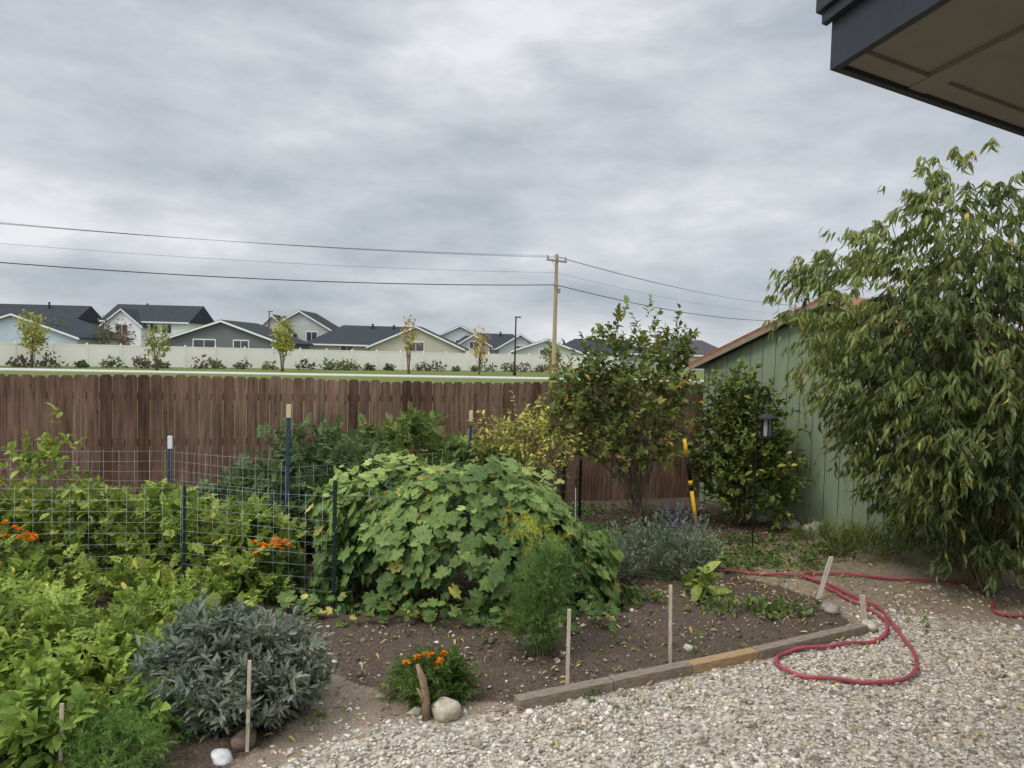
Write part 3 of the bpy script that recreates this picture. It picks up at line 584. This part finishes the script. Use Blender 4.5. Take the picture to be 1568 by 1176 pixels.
sz=rng.uniform(.065,.15,n); col=cmix((.06,.12,.035),(.27,.37,.10),.2+.62*rng.random(n)-dep*1.1+.3*np.clip(P[:,2]-.6,-.5,.5)+.28*fnoise(P[:,0],P[:,2],6),(.48,.42,.10),.04)
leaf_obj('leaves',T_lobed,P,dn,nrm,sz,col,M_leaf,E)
tubes('petioles',[([p_,(p_-nn_*.07+np.array([0,0,-.03])),(p_-nn_*.13+np.array([0,0,-.1]))],[.003,.0035,.004]) for p_,nn_ in zip(P[::2],nrm[::2])],M_stem,E,4)
m_=190; O=np.stack([rng.uniform(-1.75,.5,m_),6.85+rng.normal(0,.3,m_),np.zeros(m_)],-1); O[:,2]=1.10+.08*np.sin(O[:,0]*5)+rng.uniform(-.1,.12,m_)-np.maximum(O[:,0],0)*.25
leaf_obj('young_leaves',T_lobed,O,np.stack([rng.normal(size=m_),rng.normal(size=m_)-.5,rng.normal(size=m_)*.4],-1),np.array([0,-.5,1.])+rng.normal(size=(m_,3))*.4,rng.uniform(.05,.10,m_),cmix((.22,.31,.07),(.42,.50,.16),rng.random(m_)),M_leaf,E)
tr=[]
for i in range(9): x=-1.55+i*.27; tr.append(([(x,6.6,0),(x,6.85,1.02)],.003))
for z in (.3,.6,.9): tr.append(([(-1.5,6.6+.25*z,z),(.5,6.6+.25*z,z)],.003))
tubes('trellis_wires',tr,M_wire,E,4)
m_=190; O=np.stack([rng.uniform(-1.9,.9,m_),6.05+rng.uniform(-.12,.3,m_),rng.uniform(.04,.2,m_)],-1)
leaf_obj('runner_leaves',T_lobed,O,rng.normal(size=O.shape)*[1,1,.3]+[0,-.5,0],np.array([0,-.5,1.])+rng.normal(size=(m_,3))*.35,rng.uniform(.05,.10,m_),cmix((.07,.13,.035),(.20,.29,.08),rng.random(m_),(.48,.44,.1),.12),M_leaf,E)
# ---- left beds
plant('tomato_plants',[(-3.2,7.1,.36,.6,.35,.36),(-4.1,7.0,.44,.6,.35,.42),(-5.0,6.9,.5,.6,.35,.46),(-2.5,7.1,.33,.4,.3,.36),(-5.9,6.8,.5,.6,.4,.46),(-4.2,6.2,.15,.8,.25,.2),(-5.2,6.0,.2,.7,.3,.25),(-3.1,6.3,.1,.4,.2,.15),(-2.3,6.5,.15,.3,.3,.22)],[(-3.2,7,0),(-4.2,6.8,0),(-5.2,6.7,0)],1280,10,T_comp,.105,.2,(.11,.18,.045),(.34,.44,.10),M_leaf,nst=40,up=.9,acc=(.50,.50,.16),pa=.06)
plant('pepper_and_bean_bed',[(-2.75,5.5,.1,.5,.5,.18),(-3.7,5.4,.16,.6,.5,.24),(-2.2,5.15,.08,.3,.3,.14),(-2.9,4.7,.14,.5,.4,.2),(-3.5,4.6,.18,.5,.4,.26),(-4.6,5.5,.22,.6,.5,.3),(-2.45,5.9,.08,.35,.3,.14),(-2.45,4.4,.16,.3,.3,.2),(-3.2,3.9,.2,.4,.4,.26)],[(-3,5,0),(-3.8,5,0)],1250,9,T_oval,.06,.15,(.12,.19,.04),(.36,.47,.10),M_leaf,nst=30,up=.8,acc=(.50,.48,.14),pa=.04)
plant('potato_plants',[(-2.6,4.9,.16,.35,.3,.22),(-3.3,5.0,.2,.4,.3,.26),(-2.5,5.5,.1,.3,.2,.2)],[(-2.8,5,0)],260,8,T_comp,.12,.15,(.12,.18,.045),(.34,.44,.11),M_leaf,nst=10,up=.8)
plant('climbing_vine',[(-4.1,6.75,1.0,.13,.1,.46),(-3.75,6.75,.8,.2,.1,.3),(-4.4,6.75,1.1,.22,.08,.2),(-4.9,6.7,.9,.25,.1,.25),(-5.5,6.7,.95,.3,.1,.2)],(-4.0,6.8,0),110,8,T_oval,.07,.16,(.15,.22,.05),(.36,.46,.11),M_leaf,nst=14,up=.7)
plant('basil_plant',[(-2.45,3.85,.18,.26,.25,.18),(-2.75,4.1,.2,.3,.25,.2),(-2.05,4.1,.12,.16,.16,.12)],(-2.4,3.9,0),130,9,T_oval,.08,.11,(.11,.19,.04),(.32,.45,.10),M_leaf,nst=10,up=.7)
plant('parsley_plant',[(-2.0,3.8,.12,.2,.2,.14),(-1.95,4.2,.12,.15,.15,.14)],(-2,3.8,0),180,8,T_feather,.10,.1,(.08,.16,.04),(.18,.32,.08),M_leaf,nst=4,up=1)
plant('sage_bush',[(-1.66,4.5,.25,.42,.36,.25),(-1.42,4.45,.28,.26,.26,.22),(-1.78,4.6,.35,.3,.26,.22),(-1.38,4.6,.18,.26,.27,.20),(-1.95,4.45,.18,.22,.27,.20),(-1.55,4.3,.15,.32,.22,.17)],(-1.65,4.5,0),820,15,T_sage,.062,.13,(.10,.125,.085),(.31,.34,.25),M_leaf,droop=-.1,out=.85,nst=22,up=.9,stemmat=M_bark,nj=.6,acc=(.24,.17,.22),pa=.02,warm=False)
plant('fennel_plant',[(.27,5.5,.40,.12,.14,.40),(.2,5.5,.22,.17,.17,.22),(.33,5.5,.55,.13,.12,.25)],(.27,5.5,0),460,7,T_feather,.085,.13,(.05,.12,.035),(.15,.26,.075),M_leaf,nst=12,up=1.5,out=.5)
plant('dill_flower_heads',[(.1,5.75,.92,.16,.14,.08),(.3,5.75,.8,.18,.14,.1)],(.25,5.6,0),50,10,T_feather,.05,.07,(.38,.40,.06),(.60,.60,.10),M_leaf,nst=14,up=.6,stemr=.004)
plant('lavender_bush',[(1.25,7.5,.2,.36,.3,.2),(1.65,7.55,.22,.36,.3,.22),(1.0,7.3,.12,.22,.25,.16),(1.95,7.7,.17,.2,.22,.19)],[(1.3,7.5,0),(1.7,7.5,0)],520,10,T_sage,.045,.2,(.11,.145,.075),(.28,.33,.21),M_leaf,droop=-.1,out=.5,nst=10,up=1.1,acc=(.28,.20,.38),pa=.05,warm=False)
plant('purple_salvia',[(1.85,8.15,.32,.22,.2,.24)],(1.85,8.15,0),110,9,T_sage,.03,.2,(.08,.12,.06),(.16,.19,.10),M_leaf,out=.4,nst=10,up=1.6,acc=(.24,.15,.45),pa=.45,warm=False)
plant('chard_plant',[(1.84,7.0,.07,.12,.12,.1)],(1.84,7,0),14,5,T_oval,.12,.08,(.14,.22,.05),(.30,.38,.10),M_leaf,nst=0,up=.8)
for nm,x,y,r,k in [('strawberry_patch',2.1,6.55,.42,70),('strawberry_patch',1.06,6.75,.35,70),('strawberry_patch',2.55,6.6,.25,30),('clover_patch',2.6,8.3,.5,90),('clover_patch',2.3,7.9,.4,60),('clover_patch',3.1,8.1,.5,60),('clover_patch',2.9,8.9,.6,70),('clover_patch',3.6,8.5,.5,60),('clover_patch',1.3,8.6,.6,110),('clover_patch',.9,9.4,.7,110),('clover_patch',2.3,10.2,.7,90),('clover_patch',1.2,10.6,.7,80)]:
    plant(nm,[(x,y,.03,r,r*.45,.05)],(x,y,0),k,6,T_oval,.045,.07,(.07,.13,.04),(.17,.24,.08),M_leaf,nst=0,up=.8,zmin=.0,twig=False)
plant('weeds_by_shed',[(4.2,8.6,.10,.5,.35,.14),(3.75,8.9,.07,.3,.2,.11),(4.9,7.9,.12,.5,.3,.16)],(4.3,8.7,0),260,9,T_blade,.2,.12,(.09,.14,.04),(.22,.27,.09),M_leaf,nst=0,up=1.3,out=.5)
plant('ground_weeds',[(-.3,5.9,.02,1.5,.3,.03),(1.2,5.7,.02,.8,.25,.03),(3.6,6.3,.02,.35,.2,.05),(.6,4.75,.02,.7,.12,.03),(2.9,7.8,.02,.6,.5,.03),(-1.1,4.6,.02,.3,.3,.03)],(0,6,0),150,5,T_oval,.03,.05,(.08,.14,.04),(.20,.27,.08),M_leaf,nst=0,zmin=0,twig=False)
# ---- marigolds
def marigold(x,y,r,h,nf,leafn=150):
    E=plant('marigold_plant',[(x,y,h*.45,r,r*.8,h*.5)],(x,y,0),leafn,8,T_fine,.09,.09,(.05,.10,.03),(.12,.20,.05),M_leaf,nst=8,up=.8)
    F=[];Dv=[];Nn=[]
    for i in range(nf):
        a=rng.uniform(0,6.28); q=np.array([x+math.cos(a)*r*rng.random()**.5*.85,y+math.sin(a)*r*.6*rng.random()-.03,h*rng.uniform(.95,1.25)])
        for j in range(34):
            b=rng.uniform(0,6.28); el=rng.uniform(.05,1.3); F.append(q); Dv.append([math.cos(b)*math.cos(el),math.sin(b)*math.cos(el),math.sin(el)]); Nn.append([0,0,1.])
    F=np.array(F); Dv=np.array(Dv); leaf_obj('flowers',T_oval,F,Dv,np.array(Nn)+rng.normal(size=F.shape)*.3,rng.uniform(.025,.037,len(F)),cmix((.85,.22,.01),(1,.40,.02),rng.random(len(F))),M_petal,E)
marigold(-.47,4.75,.2,.24,10); marigold(-2.1,6.6,.25,.42,18); marigold(-4.2,6.3,.3,.55,14,60)
# ---- litter
n=2600; h_=n//2; P=np.stack([np.concatenate([rng.normal(2.8,.9,h_),rng.uniform(-1.5,5.5,n-h_)]),np.concatenate([rng.normal(8.5,1.1,h_),rng.uniform(4.2,8.5,n-h_)]),rng.uniform(.02,.035,n)],-1)
leaf_obj('fallen_leaves',T_peach,P,rng.normal(size=P.shape)*[1,1,.15],np.array([0,0,1.])+rng.normal(size=P.shape)*.3,rng.uniform(.035,.08,n),cmix((.22,.14,.06),(.48,.36,.15),rng.random(n),(.50,.44,.12),.15),M_litter)
# ================================================================= WORLD / LIGHT
W=bpy.data.worlds.new("World"); S.world=W; W.use_nodes=True; nt=W.node_tree; nt.nodes.clear()
out=N(nt,'ShaderNodeOutputWorld'); bg=N(nt,'ShaderNodeBackground'); bg.inputs[1].default_value=.1; nt.links.new(bg.outputs[0],out.inputs[0])
sky=N(nt,'ShaderNodeTexSky'); sky.sky_type='NISHITA'; sky.sun_disc=False
tc=N(nt,'ShaderNodeTexCoord'); sx=N(nt,'ShaderNodeSeparateXYZ'); nt.links.new(tc.outputs['Generated'],sx.inputs[0])
def mth(op,a,b=None,c=None,clamp=False):
    m=N(nt,'ShaderNodeMath',operation=op); m.use_clamp=clamp
    for i,v in enumerate((a,b,c)):
        if v is None: continue
        if isinstance(v,(int,float)): m.inputs[i].default_value=v
        else: nt.links.new(v,m.inputs[i])
    return m.outputs[0]
zc=mth('ADD',mth('MAXIMUM',sx.outputs[2],0),.26); px=mth('DIVIDE',sx.outputs[0],zc); py=mth('DIVIDE',sx.outputs[1],zc)
cb=N(nt,'ShaderNodeCombineXYZ'); nt.links.new(px,cb.inputs[0]); nt.links.new(py,cb.inputs[1])
mp=N(nt,'ShaderNodeMapping'); mp.inputs['Rotation'].default_value=(0,0,.55); mp.inputs['Scale'].default_value=(1.5,1.5,1); mp.inputs['Location'].default_value=(5.1,2.4,0); nt.links.new(cb.outputs[0],mp.inputs[0])
mpb=N(nt,'ShaderNodeMapping'); mpb.inputs['Rotation'].default_value=(0,.22,0); mpb.inputs['Scale'].default_value=(1.6,1.6,4.6); mpb.inputs['Location'].default_value=(.7,.2,.4); nt.links.new(tc.outputs['Generated'],mpb.inputs[0])
def nz(src,s,d,r,dist=0):
    n=N(nt,'ShaderNodeTexNoise'); n.inputs['Scale'].default_value=s; n.inputs['Detail'].default_value=d; n.inputs['Roughness'].default_value=r; n.inputs['Distortion'].default_value=dist; nt.links.new(src.outputs[0],n.inputs['Vector']); return n.outputs[0]
a=nz(mpb,1.5,6,.5,.25); b=nz(mp,1.3,7,.52,.2); b2=nz(mpb,5.5,6,.55,.3)
v=mth('ADD',mth('ADD',mth('MULTIPLY',a,.50),mth('MULTIPLY',b,.30)),mth('MULTIPLY',b2,.20))
v=mth('ADD',mth('MULTIPLY',mth('SUBTRACT',v,.5),2.3),.5)
zr=N(nt,'ShaderNodeValToRGB'); nt.links.new(sx.outputs[2],zr.inputs[0]); el=zr.color_ramp.elements
while len(el)<6: el.new(.5)
for e,(p_,g_) in zip(el,[(0,.72),(.03,.64),(.065,.46),(.12,.70),(.22,.56),(.5,.46)]): e.position=p_; e.color=(g_,g_,g_,1)
v=mth('ADD',v,mth('MULTIPLY',mth('SUBTRACT',zr.outputs[0],.5),.7))
cr=N(nt,'ShaderNodeValToRGB'); nt.links.new(v,cr.inputs[0]); el=cr.color_ramp.elements
while len(el)<5: el.new(.5)
for e,(p_,c_) in zip(el,[(.18,(3.6,4.05,4.7)),(.40,(4.6,5.05,5.65)),(.56,(5.7,6.1,6.6)),(.70,(6.9,7.15,7.6)),(.86,(8.7,8.8,9.1))]): e.position=p_; e.color=(*c_,1)
zm=N(nt,'ShaderNodeMapRange'); zm.interpolation_type='SMOOTHSTEP'; zm.inputs[1].default_value=.45; zm.inputs[2].default_value=.9; zm.inputs[3].default_value=1; zm.inputs[4].default_value=2.3; nt.links.new(sx.outputs[2],zm.inputs[0])
ym=N(nt,'ShaderNodeMapRange'); ym.interpolation_type='SMOOTHSTEP'; ym.inputs[1].default_value=.1; ym.inputs[2].default_value=-.6; ym.inputs[3].default_value=1; ym.inputs[4].default_value=1.75; nt.links.new(sx.outputs[1],ym.inputs[0])  # unseen sky behind the camera, brightness added to light camera-facing walls and foliage
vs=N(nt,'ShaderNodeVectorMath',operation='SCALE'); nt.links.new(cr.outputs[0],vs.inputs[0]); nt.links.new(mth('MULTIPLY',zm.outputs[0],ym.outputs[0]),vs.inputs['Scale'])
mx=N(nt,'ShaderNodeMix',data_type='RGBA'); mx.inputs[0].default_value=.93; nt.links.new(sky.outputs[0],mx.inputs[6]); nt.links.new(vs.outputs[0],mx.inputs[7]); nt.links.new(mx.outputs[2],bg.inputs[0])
sl=bpy.data.lights.new('sun','SUN'); sl.energy=1.5; sl.angle=math.radians(18); sl.color=(1,.94,.85); so_=link(bpy.data.objects.new('sun',sl))
dvec=Vector((-.55,-.4,.78)).normalized()
sky.sun_rotation=math.atan2(dvec.x,dvec.y); sky.sun_elevation=math.asin(dvec.z)
so_.rotation_euler=dvec.to_track_quat('Z','Y').to_euler()
S.view_settings.view_transform='Standard'; S.view_settings.look='None'; S.view_settings.exposure=0
cam=bpy.data.cameras.new('camera'); cam.lens=26.4; cam.sensor_width=36; cam.clip_end=4000; cam.clip_start=.05
co=link(bpy.data.objects.new('camera',cam)); co.matrix_world=Matrix.Translation((0,0,2.27))@Matrix.Rotation(math.radians(90-2.59),4,'X')@Matrix.Rotation(math.radians(1.5),4,'Z'); S.camera=co
